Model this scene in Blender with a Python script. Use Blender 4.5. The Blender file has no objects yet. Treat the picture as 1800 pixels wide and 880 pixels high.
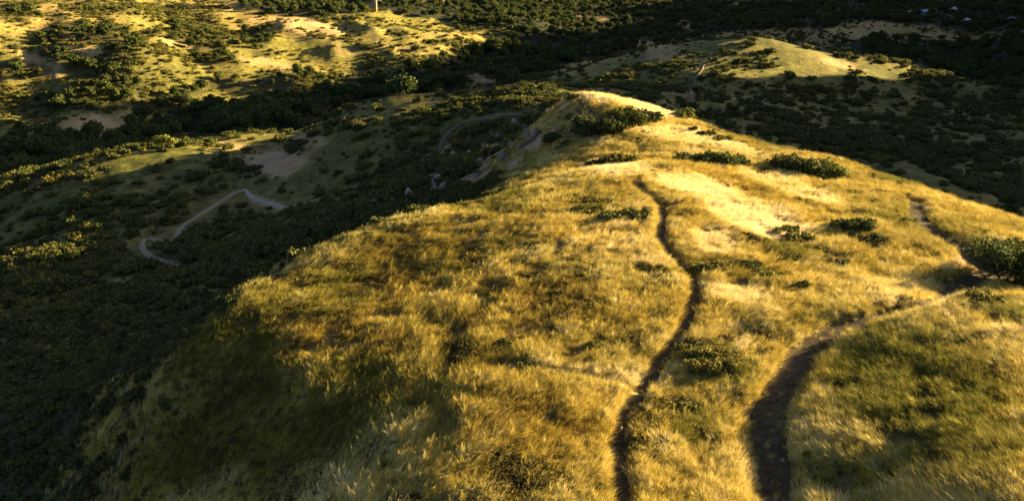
import bpy, math, random
import numpy as np
R = math.radians
scene = bpy.context.scene
COL = scene.collection
rng = np.random.default_rng(7)
random.seed(7)

# ------------------------------------------------------------------ camera, sky, sun, exposure
FPX = 1412.0                      # focal length in pixels of the 1800 wide photograph
PITCH = R(22.0)
CP, SP = math.cos(PITCH), math.sin(PITCH)
cam_d = bpy.data.cameras.new('camera')
cam = bpy.data.objects.new('camera', cam_d); COL.objects.link(cam)
cam.location = (0, 0, 0); cam.rotation_euler = (math.pi / 2 - PITCH, 0, 0)
cam_d.sensor_width = 36.0; cam_d.lens = 36.0 * FPX / 1800.0
cam_d.clip_start = 0.5; cam_d.clip_end = 12000
scene.camera = cam

SUN_EL, SUN_AZ = R(13.0), R(22.0)  # azimuth measured from +X (picture right) towards +Y (away)
sun_dir = (math.cos(SUN_EL) * math.cos(SUN_AZ), math.cos(SUN_EL) * math.sin(SUN_AZ), math.sin(SUN_EL))
w = bpy.data.worlds.new('World'); scene.world = w; w.use_nodes = True
wn = w.node_tree.nodes; wl = w.node_tree.links
sky = wn.new('ShaderNodeTexSky'); sky.sky_type = 'NISHITA'; sky.sun_disc = False
sky.sun_elevation = SUN_EL; sky.sun_rotation = math.pi / 2 - SUN_AZ
sky.altitude = 200; sky.air_density = 0.3; sky.dust_density = 1.2; sky.ozone_density = 1.0
bg = wn['Background']; bg.inputs['Strength'].default_value = 0.05
wl.new(sky.outputs['Color'], bg.inputs['Color'])
sun_d = bpy.data.lights.new('sun', 'SUN'); sun_d.energy = 5.0; sun_d.angle = R(0.53); sun_d.color = (1.0, 0.76, 0.36)
sun = bpy.data.objects.new('sun', sun_d); COL.objects.link(sun)
from mathutils import Vector, Matrix, Euler
sun.rotation_euler = Vector(sun_dir).to_track_quat('Z', 'Y').to_euler()
vs = scene.view_settings
scene.display_settings.display_device = 'sRGB'
vs.view_transform = 'Standard'; vs.look = 'None'; vs.exposure = 3.1; vs.gamma = 1.0; vs.use_curve_mapping = False
scene.cycles.max_bounces = 5; scene.cycles.diffuse_bounces = 2; scene.cycles.glossy_bounces = 1
scene.cycles.transmission_bounces = 2; scene.cycles.transparent_max_bounces = 4

# ------------------------------------------------------------------ helpers
def tag(o, label=None, cat=None, group=None, kind=None):
    if label: o['label'] = label
    if cat: o['category'] = cat
    if group: o['group'] = group
    if kind: o['kind'] = kind
    return o

def empty(name, loc, rz=0.0, scl=1.0):
    o = bpy.data.objects.new(name, None); COL.objects.link(o)
    o.location = loc; o.rotation_euler = (0, 0, rz); o.scale = (scl,) * 3 if not hasattr(scl, '__len__') else scl
    return o

def mesh_from(name, V, F, mats=(), smooth=False, fmat=None):
    """V (n,3); F: array (m,k) of equal sized faces, or a list of such arrays"""
    Fs = F if isinstance(F, list) else [F]
    Fs = [np.asarray(f, dtype=np.int32) for f in Fs if len(f)]
    me = bpy.data.meshes.new(name)
    V = np.asarray(V, dtype=np.float32)
    me.vertices.add(len(V)); me.vertices.foreach_set('co', V.ravel())
    loops = np.concatenate([f.ravel() for f in Fs]); n = sum(len(f) for f in Fs)
    tot = np.concatenate([np.full(len(f), f.shape[1], np.int32) for f in Fs])
    start = np.concatenate([[0], np.cumsum(tot)[:-1]]).astype(np.int32)
    me.loops.add(len(loops)); me.loops.foreach_set('vertex_index', loops.astype(np.int32))
    me.polygons.add(n); me.polygons.foreach_set('loop_start', start); me.polygons.foreach_set('loop_total', tot)
    if fmat is not None: me.polygons.foreach_set('material_index', np.asarray(fmat, np.int32))
    me.polygons.foreach_set('use_smooth', np.full(n, bool(smooth)))
    for m in mats: me.materials.append(m)
    me.update(calc_edges=True); me.validate()
    return me

def obj(name, me, parent=None):
    o = bpy.data.objects.new(name, me); COL.objects.link(o)
    if parent is not None: o.parent = parent
    return o

def attr(me, name, data, domain='POINT', kind='FLOAT'):
    a = me.attributes.new(name, kind, domain)
    a.data.foreach_set('value' if kind in ('FLOAT', 'INT') else 'vector', np.ascontiguousarray(data).ravel())

def ray(px, py):
    a = (np.asarray(px, float) - 900.0) / FPX; b = (440.0 - np.asarray(py, float)) / FPX
    return a, CP + b * SP, -SP + b * CP

def at(px, py, y):
    dx, dy, dz = ray(px, py); t = y / dy
    return dx * t, y, dz * t

def project(x, y, z):
    d = y * CP - z * SP; u = y * SP + z * CP
    d = np.where(d > 0.5, d, 0.5)
    return 900.0 + FPX * x / d, 440.0 - FPX * u / d

def hash2(ix, iy, s):
    h = (ix.astype(np.int64) * 374761393 + iy.astype(np.int64) * 668265263 + s * 974634777) & 0xffffffff
    h = ((h ^ (h >> 13)) * 1274126177) & 0xffffffff
    h = ((h ^ (h >> 16)) * 2246822519) & 0xffffffff
    return ((h ^ (h >> 15)) & 0xffffff) / float(0xffffff)

def vnoise(x, y, s=0):
    ix = np.floor(x); iy = np.floor(y); fx = x - ix; fy = y - iy
    ux = fx * fx * fx * (fx * (fx * 6 - 15) + 10); uy = fy * fy * fy * (fy * (fy * 6 - 15) + 10)
    a = hash2(ix, iy, s); b = hash2(ix + 1, iy, s); c = hash2(ix, iy + 1, s); d = hash2(ix + 1, iy + 1, s)
    return (a * (1 - ux) + b * ux) * (1 - uy) + (c * (1 - ux) + d * ux) * uy

def fbm(x, y, s=0, octv=4, gain=0.5):
    t = 0.0; amp = 1.0; tot = 0.0
    for k in range(octv):
        cx, cy = x * math.cos(0.6 * k) - y * math.sin(0.6 * k), x * math.sin(0.6 * k) + y * math.cos(0.6 * k)
        t = t + amp * (vnoise(cx + 13.7 * k, cy - 7.1 * k, s + k) - 0.5); tot += amp
        amp *= gain; x = x * 2.0; y = y * 2.0
    return t / tot * 2.0            # about -1 .. 1

def sstep(a, b, x):
    t = np.clip((x - a) / (b - a), 0, 1); return t * t * (3 - 2 * t)

# ------------------------------------------------------------------ the lie of the land: surveyed points, smoothly joined
SURV = [ # (picture x, picture y, metres ahead)
 # near hill, by rows
 (0,880,34),(200,880,30),(400,880,26),(600,880,22.7),(800,880,21.0),(950,880,20.4),(1090,880,20.6),(1250,880,20.5),(1360,880,20.6),(1500,880,20),(1650,880,18.9),(1800,880,18.0),
 (0,740,43),(150,740,38),(300,740,32.8),(500,740,29.3),(700,740,27.0),(900,740,25.2),(1085,740,25.2),(1330,740,25.2),(1450,740,24.2),(1600,740,23.3),(1800,740,22.4),
 (300,640,36.0),(350,620,35.9),(500,620,34.1),(700,620,32.75),(950,620,31),(1190,620,30.4),(1400,620,30),(1550,620,28.8),(1800,620,27.4),
 (430,510,43.4),(560,500,42.3),(750,500,40.4),(1000,500,38),(1215,500,37.5),(1450,500,37.5),(1600,520,35.5),(1680,510,37),(1750,532,32.5),(1780,488,39.5),(1700,535,32.5),
 (560,440,50),(700,440,46.2),(900,440,43.7),(1170,440,42.5),(1400,440,43),(1600,440,43),(1700,450,42.5),(1800,440,43),
 (700,385,56.5),(850,370,53.8),(950,370,50.5),(1160,370,49.5),(1350,370,51),(1500,370,53),(1650,375,53.5),(1700,365,56),(1800,395,52),
 (880,345,60),(1000,335,56.5),(1120,320,57),(1300,320,60),(1500,320,64),(1600,330,64),
 (1060,300,62),(1180,290,64),(1300,290,68),(1430,300,70),(1500,290,74),
 # second knoll
 (1100,265,80),(1000,250,86),(950,290,80),(900,320,77),(1050,210,90),(1010,154,100),(1055,166,99),(1100,176,98),(1150,189,98),(1200,205,98),(1300,245,92),(1400,270,86),(1200,250,83),(1180,225,90),(1300,265,80),
 (970,190,100),(930,230,98),(880,290,90),(800,320,95),(720,350,95),(600,400,92),(500,450,85),(400,520,74),(300,600,58),
 # left slope and canyon
 (200,560,72),(0,650,65),(0,520,102),(100,480,116),(340,477,105),(300,500,92),(450,400,116),(550,380,110),(650,350,113),(750,290,126),(250,430,130),(150,400,145),(0,420,153),(100,600,70),
 # middle spur
 (922,153,180),(952,166,176),(880,168,178),(860,180,175),(985,180,170),(840,172,190),(700,172,195),(600,205,195),(930,200,150),(780,240,155),(650,260,160),(480,285,195),(400,262,240),(550,240,230),(540,205,270),
 (280,265,195),(200,290,185),(100,330,175),(380,275,190),(440,340,155),(480,362,145),(620,325,140),(330,330,165),
 # valley floor
 (200,240,314),(0,300,250),(0,260,290),(100,215,345),(0,225,340),(400,190,380),(560,170,400),(560,230,290),(700,150,430),(830,135,450),(900,110,530),(1100,60,690),(1000,85,600),(1250,40,760),(1300,20,860),
 # left hills
 (100,190,375),(50,150,400),(0,100,420),(0,50,455),(150,110,420),(200,60,480),(300,100,430),(300,50,520),(0,0,620),(200,0,700),(400,0,760),(450,35,570),(430,80,490),(560,55,560),(600,40,600),(500,110,450),(400,150,410),(620,120,470),(700,60,570),(700,95,510),(760,90,535),(880,60,620),(800,30,700),(600,0,800),(900,0,1000),(1000,30,830),(1200,0,980),(750,0,870),
 # right valley and hill
 (1600,310,105),(1780,350,110),(1750,300,150),(1500,260,160),(1300,215,180),(1600,220,210),(1800,240,200),(1450,190,225),(1650,170,258),(1650,125,285),(1800,170,290),(1520,110,275),
 (1330,57,285),(1250,80,280),(1400,72,276),(1490,115,262),(1350,110,256),(1440,110,258),(1300,150,236),(1210,150,240),(1100,130,300),(950,145,380),(1000,120,400),(1150,95,335),(1150,170,222),(1060,150,255),(950,150,330),
 (1500,70,620),(1600,60,660),(1700,100,560),(1800,80,600),(1620,20,820),(1750,40,740),(1800,0,980),(1500,0,960),(1400,30,800),
]
WORLD = [ # hidden hollows, and the land out of the frame
 (8,73,-21.6),(-2,70,-23),(-14,60,-27),(-4,66,-24.5),(-9,76,-29),(-22,52,-27),
 (26,118,-36),(45,105,-36),(42,82,-30),(52,66,-30),(10,125,-37),(3,145,-39),(60,90,-34),
 (-110,235,-68),(-62,250,-66),(0,235,-56),(-40,265,-64),(40,230,-52),(-150,190,-64),
 (100,345,-66),(66,352,-68),(140,335,-68),(190,350,-74),(150,520,-82),(100,520,-82),(230,480,-80),(290,430,-76),
 (26,20,-15),(36,30,-17),(40,5,-18),(60,35,-29),(85,40,-42),(130,60,-52),(140,140,-52),(220,150,-60),(200,0,-62),(100,-50,-50),(210,250,-60),
 (-40,20,-34),(-60,0,-46),(-60,50,-44),(-100,50,-56),(-150,0,-70),(-150,100,-66),(-250,200,-82),(-100,-100,-60),(-160,150,-66),(-330,330,-78),(-400,400,-60),(-420,550,-50),
 (4,8,-16.2),(4,-3,-15.6),(4,-20,-15),(5,-60,-17),(40,-60,-24),(-30,-60,-26),(0,-150,-42),(0,-500,-60),(500,-300,-70),(-500,-300,-70),
 (800,0,-60),(-800,0,-60),(600,300,-66),(450,300,-66),(430,450,-76),(650,700,-78),(-700,500,-45),(-500,800,-50),
 (0,1700,-72),(800,1600,-72),(-900,1600,-55),(1500,900,-60),(-1500,900,-50),(1500,-300,-60),(-1500,-300,-60),(0,-1500,-60),
 (0,4200,-60),(3500,3500,-60),(-3500,3500,-50),(4500,0,-60),(-4500,0,-60),(0,-4500,-60),
]
CY = -5.0
def warp(x, y):
    r = np.maximum(np.hypot(x, y - CY), 4.0); th = np.arctan2(x, y - CY)
    return np.stack([np.log(r), np.sin(th), np.cos(th)], -1), r
pts = [at(*p) for p in SURV] + WORLD
pts = np.array([[float(c) for c in p] for p in pts])
Wc, rc = warp(pts[:, 0], pts[:, 1])
def tps(d2): return 0.5 * d2 * np.log(d2 + 1e-12)
n = len(pts)
K = tps(((Wc[:, None] - Wc[None]) ** 2).sum(-1)); K[np.arange(n), np.arange(n)] += 0.0006
Pm = np.concatenate([np.ones((n, 1)), Wc], 1)
A = np.block([[K, Pm], [Pm.T, np.zeros((4, 4))]])
coef = np.linalg.solve(A + 1e-12 * np.eye(n + 4), np.concatenate([pts[:, 2] / rc, np.zeros(4)]))

# added unseen ridge on the sunward side, wholly beyond the right hand edge of the frame: crest shaped to cast and clear shade, by position across the sun's path
SHADE_CREST = [(-260,-70),(-120,-50),(-20,-44),(35,-38),(60,-36.5),(108,-36.5),(124,-37.5),(134,-38),(138,-40),(140.5,-46.2),(143,-47.4),(147,-49),(151,-51.5),(158,-53),(166,-50.2),(174,-48.7),(186,-49.2),(194,-48.8),(200,-84),(206,-136),(232,-136),(240,-56),(246,-47),(318,-46),(345,-47),(386,-48),(399,-55),(406,-65),(417,-85),(423,-95),(431,-101),(460,-108),(476,-109),(497,-119),(530,-124),(575,-127),(590,-134),(605,-148),(657,-172),(740,-172),(775,-166),(825,-208),(950,-215)]
CA, SA, TE = math.cos(SUN_AZ), math.sin(SUN_AZ), math.tan(SUN_EL)
def hills(x, y, z):  # raises the added unseen ridge that casts the shade
    p = -x * SA + y * CA; q = x * CA + y * SA
    Q = np.maximum(330.0, 1.45 * p + 150)
    top = np.interp(p, [c_[0] for c_ in SHADE_CREST], [c_[1] for c_ in SHADE_CREST]) + Q * TE
    lift = np.maximum(top + 1.2 * fbm(x / 14, y / 14, 301, 3) - z, 0)
    return z + lift * np.exp(-((q - Q) / 62.0) ** 2)

def height(x, y):
    x = np.asarray(x, float).ravel(); y = np.asarray(y, float).ravel()
    out = np.empty(len(x))
    for i in range(0, len(x), 20000):
        xs, ys = x[i:i+20000], y[i:i+20000]
        q, r = warp(xs, ys)
        d2 = (q * q).sum(-1)[:, None] + (Wc * Wc).sum(-1)[None] - 2 * q @ Wc.T
        g = tps(np.maximum(d2, 0)) @ coef[:n] + coef[n] + q @ coef[n+1:]
        z = g * r
        # relief: gullies and hummocks that grow with distance
        far = sstep(110, 330, r); vfar = sstep(900, 2200, r)
        z += far * (6.5 * fbm(xs / 90, ys / 90, 3, 4) + 1.5 * fbm(xs / 22, ys / 22, 9, 3)) + vfar * 45 * fbm(xs / 700, ys / 700, 5, 4)
        lh = sstep(330, 430, r) * (1 - sstep(-30, 40, xs)); rid = 1 - np.abs(fbm((xs + 0.5 * ys) / 75, (ys - 0.2 * xs) / 150, 63, 3)) * 2.2
        z += lh * 7.0 * (rid - 0.45)
        mid = sstep(45, 110, r) * (1 - 0.6 * far)
        z += mid * (1.6 * fbm(xs / 24, ys / 24, 31, 3))
        z += 0.24 * fbm(xs / 7.0, ys / 7.0, 17, 3) * (0.6 + 0.6 * mid) + 0.10 * fbm(xs / 1.6, ys / 1.6, 23, 2)
        out[i:i+20000] = hills(xs, ys, z)
    return out

NTH_F, NTH_B, NR = 840, 76, 520
THR = R(80)
th_f = np.linspace(-R(47), THR, NTH_F); th_b = np.linspace(THR, 2 * math.pi - R(47), NTH_B)[1:-1]
TH = np.concatenate([th_f, th_b]); NT = len(TH)
RR = np.concatenate([[0.6, 2, 4, 7, 10, 13, 16], 18.0 * (6000 / 18.0) ** (np.linspace(0, 1, NR) ** 1.0)])
NRr = len(RR)
gx = RR[:, None] * np.sin(TH)[None]; gy = CY + RR[:, None] * np.cos(TH)[None]
GZ = height(gx, gy).reshape(NRr, NT)

def ground(x, y):
    """height of the built terrain (interpolated on its own grid)"""
    x = np.asarray(x, float); y = np.asarray(y, float)
    r = np.hypot(x, y - CY); th = np.arctan2(x, y - CY); th = np.where(th < -R(47), th + 2 * math.pi, th)
    i = np.clip(np.searchsorted(RR, r) - 1, 0, NRr - 2); fr = np.clip((r - RR[i]) / (RR[i+1] - RR[i]), 0, 1)
    THe = np.concatenate([TH, [TH[0] + 2 * math.pi]])
    j = np.clip(np.searchsorted(THe, th) - 1, 0, NT - 1); ft = (th - THe[j]) / (THe[j+1] - THe[j]); j1 = (j + 1) % NT
    return (GZ[i, j] * (1 - ft) + GZ[i, j1] * ft) * (1 - fr) + (GZ[i+1, j] * (1 - ft) + GZ[i+1, j1] * ft) * fr

# first point of the ground met along the line of sight through a picture point, at or beyond y0
def ground_hit(px, py, y0=8.0, y1=1500.0):
    ys = y0 * (y1 / y0) ** np.linspace(0, 1, 1400)
    dx, dy, dz = ray(px, py)
    g = ground(dx / dy * ys, ys); below = np.nonzero(dz / dy * ys <= g)[0]
    k = below[0] if len(below) else len(ys) - 1
    return float(dx / dy * ys[k]), float(ys[k]), float(g[k])

#PREVIEW_STOP

# ------------------------------------------------------------------ trails (surveyed the same way, then draped on the ground)
def smooth_line(P, step):
    P = np.asarray(P, float); out = []
    Q = np.concatenate([[2 * P[0] - P[1]], P, [2 * P[-1] - P[-2]]])
    for i in range(1, len(Q) - 2):
        p0, p1, p2, p3 = Q[i-1], Q[i], Q[i+1], Q[i+2]
        k = max(2, int(np.linalg.norm(p2 - p1) / step))
        for t in np.linspace(0, 1, k, endpoint=False):
            out.append(0.5 * ((2*p1) + (-p0+p2)*t + (2*p0-5*p1+4*p2-p3)*t*t + (-p0+3*p1-3*p2+p3)*t**3))
    out.append(P[-1]); return np.array(out)

TRAILS = {  # name: (half width, lift, material key, picture points, minimum distance)
 'footpath': (0.36, 'dirt_dark', [(1100,920),(1092,860),(1087,800),(1090,750),(1103,715),(1125,690),(1150,655),(1178,610),(1203,575),(1215,540),(1220,500),(1208,478),(1190,460),(1172,440),(1160,415),(1163,390),(1160,365),(1145,350),(1128,338),(1119,320)], 10),
 'dirt_track': (0.70, 'dirt_dark', [(1378,930),(1362,860),(1352,800),(1350,750),(1362,705),(1385,660),(1415,620),(1455,588),(1500,568),(1560,552),(1620,537),(1672,515),(1715,488),(1760,474)], 10),
 'side_trail': (0.6, 'dirt_dark', [(1738,472),(1715,455),(1690,436),(1650,412),(1622,392),(1614,370),(1610,352)], 30),
 'faint_trail': (0.22, 'straw_path', [(1128,690),(1100,682),(1060,671),(990,656),(930,648),(880,640)], 20),
 'summit_trail': (0.40, 'dirt_dark', [(1013,167),(1020,180),(1034,192),(1044,206)], 84),
 'contour_trail': (0.34, 'dirt_dark', [(1128,234),(1152,240),(1180,250),(1208,261),(1232,271)], 74),
 'valley_trail': (0.62, 'pale_dirt', [(347,479),(310,467),(275,455),(253,440),(250,426),(262,418),(290,424),(308,419),(318,400),(340,385),(370,365),(395,350),(415,338),(432,334)], 70),
 'chalk_trail': (0.5, 'chalk', [(432,334),(442,346),(460,356),(485,362),(505,364),(528,359)], 70),
 'spur_trail': (0.45, 'pale_dirt', [(525,359),(560,350),(600,336),(640,321)], 70),
 'ridge_trail': (0.42, 'dull_dirt', [(752,272),(772,268),(776,250),(790,232),(812,216),(850,208),(918,203)], 110),
 'far_trail': (0.42, 'dull_dirt', [(1238,110),(1232,126),(1222,145),(1214,164),(1220,186)], 180),
}
LINES = {}
for nm, (hw, mk, ps, y0) in TRAILS.items():
    LINES[nm] = smooth_line([ground_hit(px, py, y0)[:2] for px, py in ps], 0.35 if y0 < 60 else 1.2)

def trail_dist(x, y, names):
    """distance to the nearest of the trails, in half widths"""
    d = np.full(len(x), 99.0)
    for nm in names:
        L = LINES[nm]; hw = TRAILS[nm][0]
        bx = (x > L[:, 0].min() - 6) & (x < L[:, 0].max() + 6) & (y > L[:, 1].min() - 6) & (y < L[:, 1].max() + 6)
        idx = np.nonzero(bx)[0]
        for k in range(0, len(idx), 20000):
            ii = idx[k:k+20000]
            dd = np.sqrt(((x[ii, None] - L[None, :, 0]) ** 2 + (y[ii, None] - L[None, :, 1]) ** 2).min(1))
            d[ii] = np.minimum(d[ii], dd / hw)
    return d

# ------------------------------------------------------------------ what grows where, with some shade put into the colour
def inside(px, py, poly):
    r = np.zeros(len(px), bool); m = len(poly)
    for i in range(m):
        x0, y0 = poly[i]; x1, y1 = poly[(i + 1) % m]
        c = ((y0 > py) != (y1 > py))
        with np.errstate(divide='ignore', invalid='ignore'):
            r ^= c & (px < (x1 - x0) * (py - y0) / (y1 - y0 + 1e-9) + x0)
    return r

HILL = [(120,960),(150,890),(200,800),(262,690),(300,640),(430,508),(560,438),(700,384),(880,344),(870,322),(868,290),(905,250),(945,212),(985,176),(1010,150),(1100,168),(1200,200),(1300,240),(1400,262),(1500,284),(1600,326),(1700,360),(1810,392),(2600,700),(2600,1600),(0,1600)]
WOOD = [
 [(0,252),(60,236),(110,246),(215,236),(250,215),(330,196),(420,186),(560,168),(600,140),(720,122),(800,98),(880,72),(900,40),(1000,24),(1200,14),(1320,8),(1420,22),(1400,50),(1285,54),(1150,82),(1060,100),(950,125),(900,150),(800,160),(640,176),(580,200),(520,235),(440,246),(330,232),(260,245),(215,285),(110,318),(40,350),(0,372)],
 [(1480,78),(1550,68),(1660,82),(1800,62),(1800,166),(1700,140),(1610,112),(1520,98)],
 [(1290,0),(1800,0),(1800,56),(1700,58),(1640,44),(1500,36),(1440,58),(1380,50)],
 [(420,0),(640,0),(640,22),(560,32),(480,30),(430,18)],
 [(650,0),(1300,0),(1260,16),(1000,26),(900,44),(840,50),(780,38),(700,24)],
]
TREES_ON_HILL = [ # clumps of trees on the sunlit hills: (x, y, half width, half height)
 (95,180,45,18),(160,170,50,26),(230,165,45,22),(200,140,40,22),(60,125,40,16),(20,120,30,16),(290,180,60,16),(150,125,50,16),(90,72,20,10),(95,95,26,12),(45,25,26,8),(120,45,35,10),(170,60,40,16),(215,75,40,16),
 (330,60,40,18),(360,75,40,14),(450,70,24,18),(400,150,50,14),(470,150,50,12),(540,140,60,12),(600,150,40,14),(640,140,30,10),(380,105,40,8),(470,95,30,6),
 (700,60,22,8),(760,75,24,6),(720,88,30,5),(790,72,12,5),(600,36,16,5),(820,50,20,10),(850,110,40,10),(500,165,40,8),(330,160,40,10),
]
BARE = [(872,268,20,7,-40,.8),(825,312,20,6,-35,.6),(930,248,26,9,-40,.9),(890,284,24,8,-40,.8),(845,302,26,5,-35,.7),(905,222,16,6,-35,.7),(760,318,12,14,20,.7),(722,345,14,16,10,.7),(455,352,26,7,18,1),(800,262,20,6,-40,.5),(700,372,18,5,-30,.6),(960,225,14,6,-40,.6),(545,48,60,14,8,1),(480,38,50,5,0,.8),(330,82,45,5,10,.8),(700,84,50,5,9,.9),(470,112,45,7,6,.8),(75,120,36,18,20,.9),(35,100,18,12,0,.6),(160,92,40,7,5,.6),(90,18,14,6,0,.6),(480,285,48,24,0,1),(830,138,45,12,0,.9),(400,255,22,8,0,.7),(545,243,28,9,0,.6),(150,222,70,14,-4,.8),
        (1120,77,34,6,0,.8),(1045,92,8,9,30,.6),(1205,44,12,8,0,.7),(1035,28,34,10,0,.6),(1160,92,28,12,-20,.5),(600,88,25,10,10,.5),(890,82,14,9,0,.4),(240,168,16,7,0,.5),
        (1500,62,90,10,2,.6),(1560,52,60,7,0,.5),(1480,115,60,8,16,.5),(1240,108,60,8,-8,.15),(1700,462,36,10,12,.75),(280,190,22,3,0,.6),(455,150,50,6,8,.5)]
STRAW = [(1330,390,90,26,16,1),(1230,330,90,20,14,.9),(1140,185,80,14,14,1),(1060,172,50,10,8,.9),(1260,250,90,10,18,.8),(1100,300,60,12,0,.7),(1390,330,90,16,16,.6),(1180,235,60,16,10,.7),(1300,360,60,16,12,.8),(1060,660,110,12,8,.5),(1280,510,60,20,0,.5),(1280,600,30,40,0,.4),(1240,420,40,24,0,.7)]
GREEN_AND_SHADE = [(430,560,130,50,-40,.55),(650,430,120,24,-22,.5),(420,680,150,90,-30,.5),(540,800,160,80,-20,.85),(1400,100,90,18,14,.5),(1360,140,90,14,6,.5),(1640,700,170,110,10,1),(1560,640,80,60,0,.7),(1500,830,110,50,0,.7),(1700,800,130,80,0,.8),(1745,545,70,20,8,.8),(1250,640,70,40,20,.9),(1215,755,50,40,20,.7),(380,600,110,60,-30,.8),(560,520,120,50,-20,.6),(400,760,160,90,-30,.9),(600,700,100,60,-30,.6),(870,360,80,16,-8,.9),(720,405,70,16,-14,.6),(1120,250,50,10,5,.6),(1380,445,70,16,20,.7),(1580,380,120,22,14,.4),(1700,420,90,26,14,.4),  # green growth; left flank patches also darken the grass to stand for shade
         (900,430,70,24,0,.4),(760,480,80,30,0,.4),(980,480,60,26,0,.25),(1600,310,90,20,10,1),(1560,590,40,20,0,.5),(720,560,50,30,0,.3),(1300,480,60,20,10,.4),  # first few help paint the shade of the central hollow
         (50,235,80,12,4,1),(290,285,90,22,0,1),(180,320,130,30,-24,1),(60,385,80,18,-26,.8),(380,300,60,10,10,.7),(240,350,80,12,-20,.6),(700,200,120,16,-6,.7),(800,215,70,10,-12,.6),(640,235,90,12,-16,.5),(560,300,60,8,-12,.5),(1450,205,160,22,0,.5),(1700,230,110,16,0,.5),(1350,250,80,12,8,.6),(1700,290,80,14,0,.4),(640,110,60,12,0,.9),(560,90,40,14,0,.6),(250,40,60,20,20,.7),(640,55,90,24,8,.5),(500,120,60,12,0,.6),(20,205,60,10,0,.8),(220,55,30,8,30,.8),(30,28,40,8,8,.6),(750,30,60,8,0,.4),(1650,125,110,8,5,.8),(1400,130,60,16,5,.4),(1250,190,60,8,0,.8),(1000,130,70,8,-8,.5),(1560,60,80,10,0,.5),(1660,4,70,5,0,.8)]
RUST_AND_SHADE = [(480,590,170,80,-30,.55),(640,480,130,50,-20,.65),(820,600,90,50,10,.4),(900,500,150,45,15,.9),(760,460,120,40,0,.6),(890,500,100,30,20,.7),(800,440,80,24,0,.5),(950,530,60,26,0,.5),(870,300,40,30,0,.7),(930,270,40,30,0,.6),(1000,410,60,20,0,.3),(1240,700,60,30,0,.5),(1430,640,30,60,30,.7),(1700,640,80,30,20,.5),(650,600,60,40,0,.35),(1000,250,60,30,0,.4),(780,290,60,40,0,.3)]  # rusty weeds; patches round the centre paint the hollow's shade into the grass

OPEN = [(910,245,60,16,-40,.75),(850,295,60,16,-35,.7),(760,335,50,24,-20,.6),(690,365,40,16,-20,.5),(470,352,40,12,14,.8),(1420,104,90,20,18,.9),(1370,138,60,10,5,.7),(1250,112,70,8,-8,.6),(1400,190,100,7,3,.7),(1600,200,120,6,2,.7),(1450,218,60,6,0,.7),(1570,160,80,8,4,.6),(1650,185,90,5,0,.7),(1300,185,70,6,0,.6),(1000,130,70,6,-6,.7),(1650,240,60,5,-10,.5),(1400,250,80,6,4,.5),(640,50,80,20,8,.7),(740,85,80,20,10,.6),(540,70,90,20,6,.5),(330,82,50,6,12,.8),(90,120,50,14,20,.7),(780,215,60,6,-10,.5),(650,185,70,5,-8,.6),(330,275,60,10,5,.5),(180,315,90,10,-22,.5)]
def brush(px, py, table):
    m = np.zeros(len(px))
    for (cx, cy, rx, ry, rot, st) in table:
        c, s_ = math.cos(R(rot)), math.sin(R(rot))
        dx, dy = px - cx, py - cy; u = (dx * c + dy * s_) / rx; v = (-dx * s_ + dy * c) / ry
        q = u * u + v * v; m = np.maximum(m, st * (1 - sstep(0.35, 1.5, q)))
    return m

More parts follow.
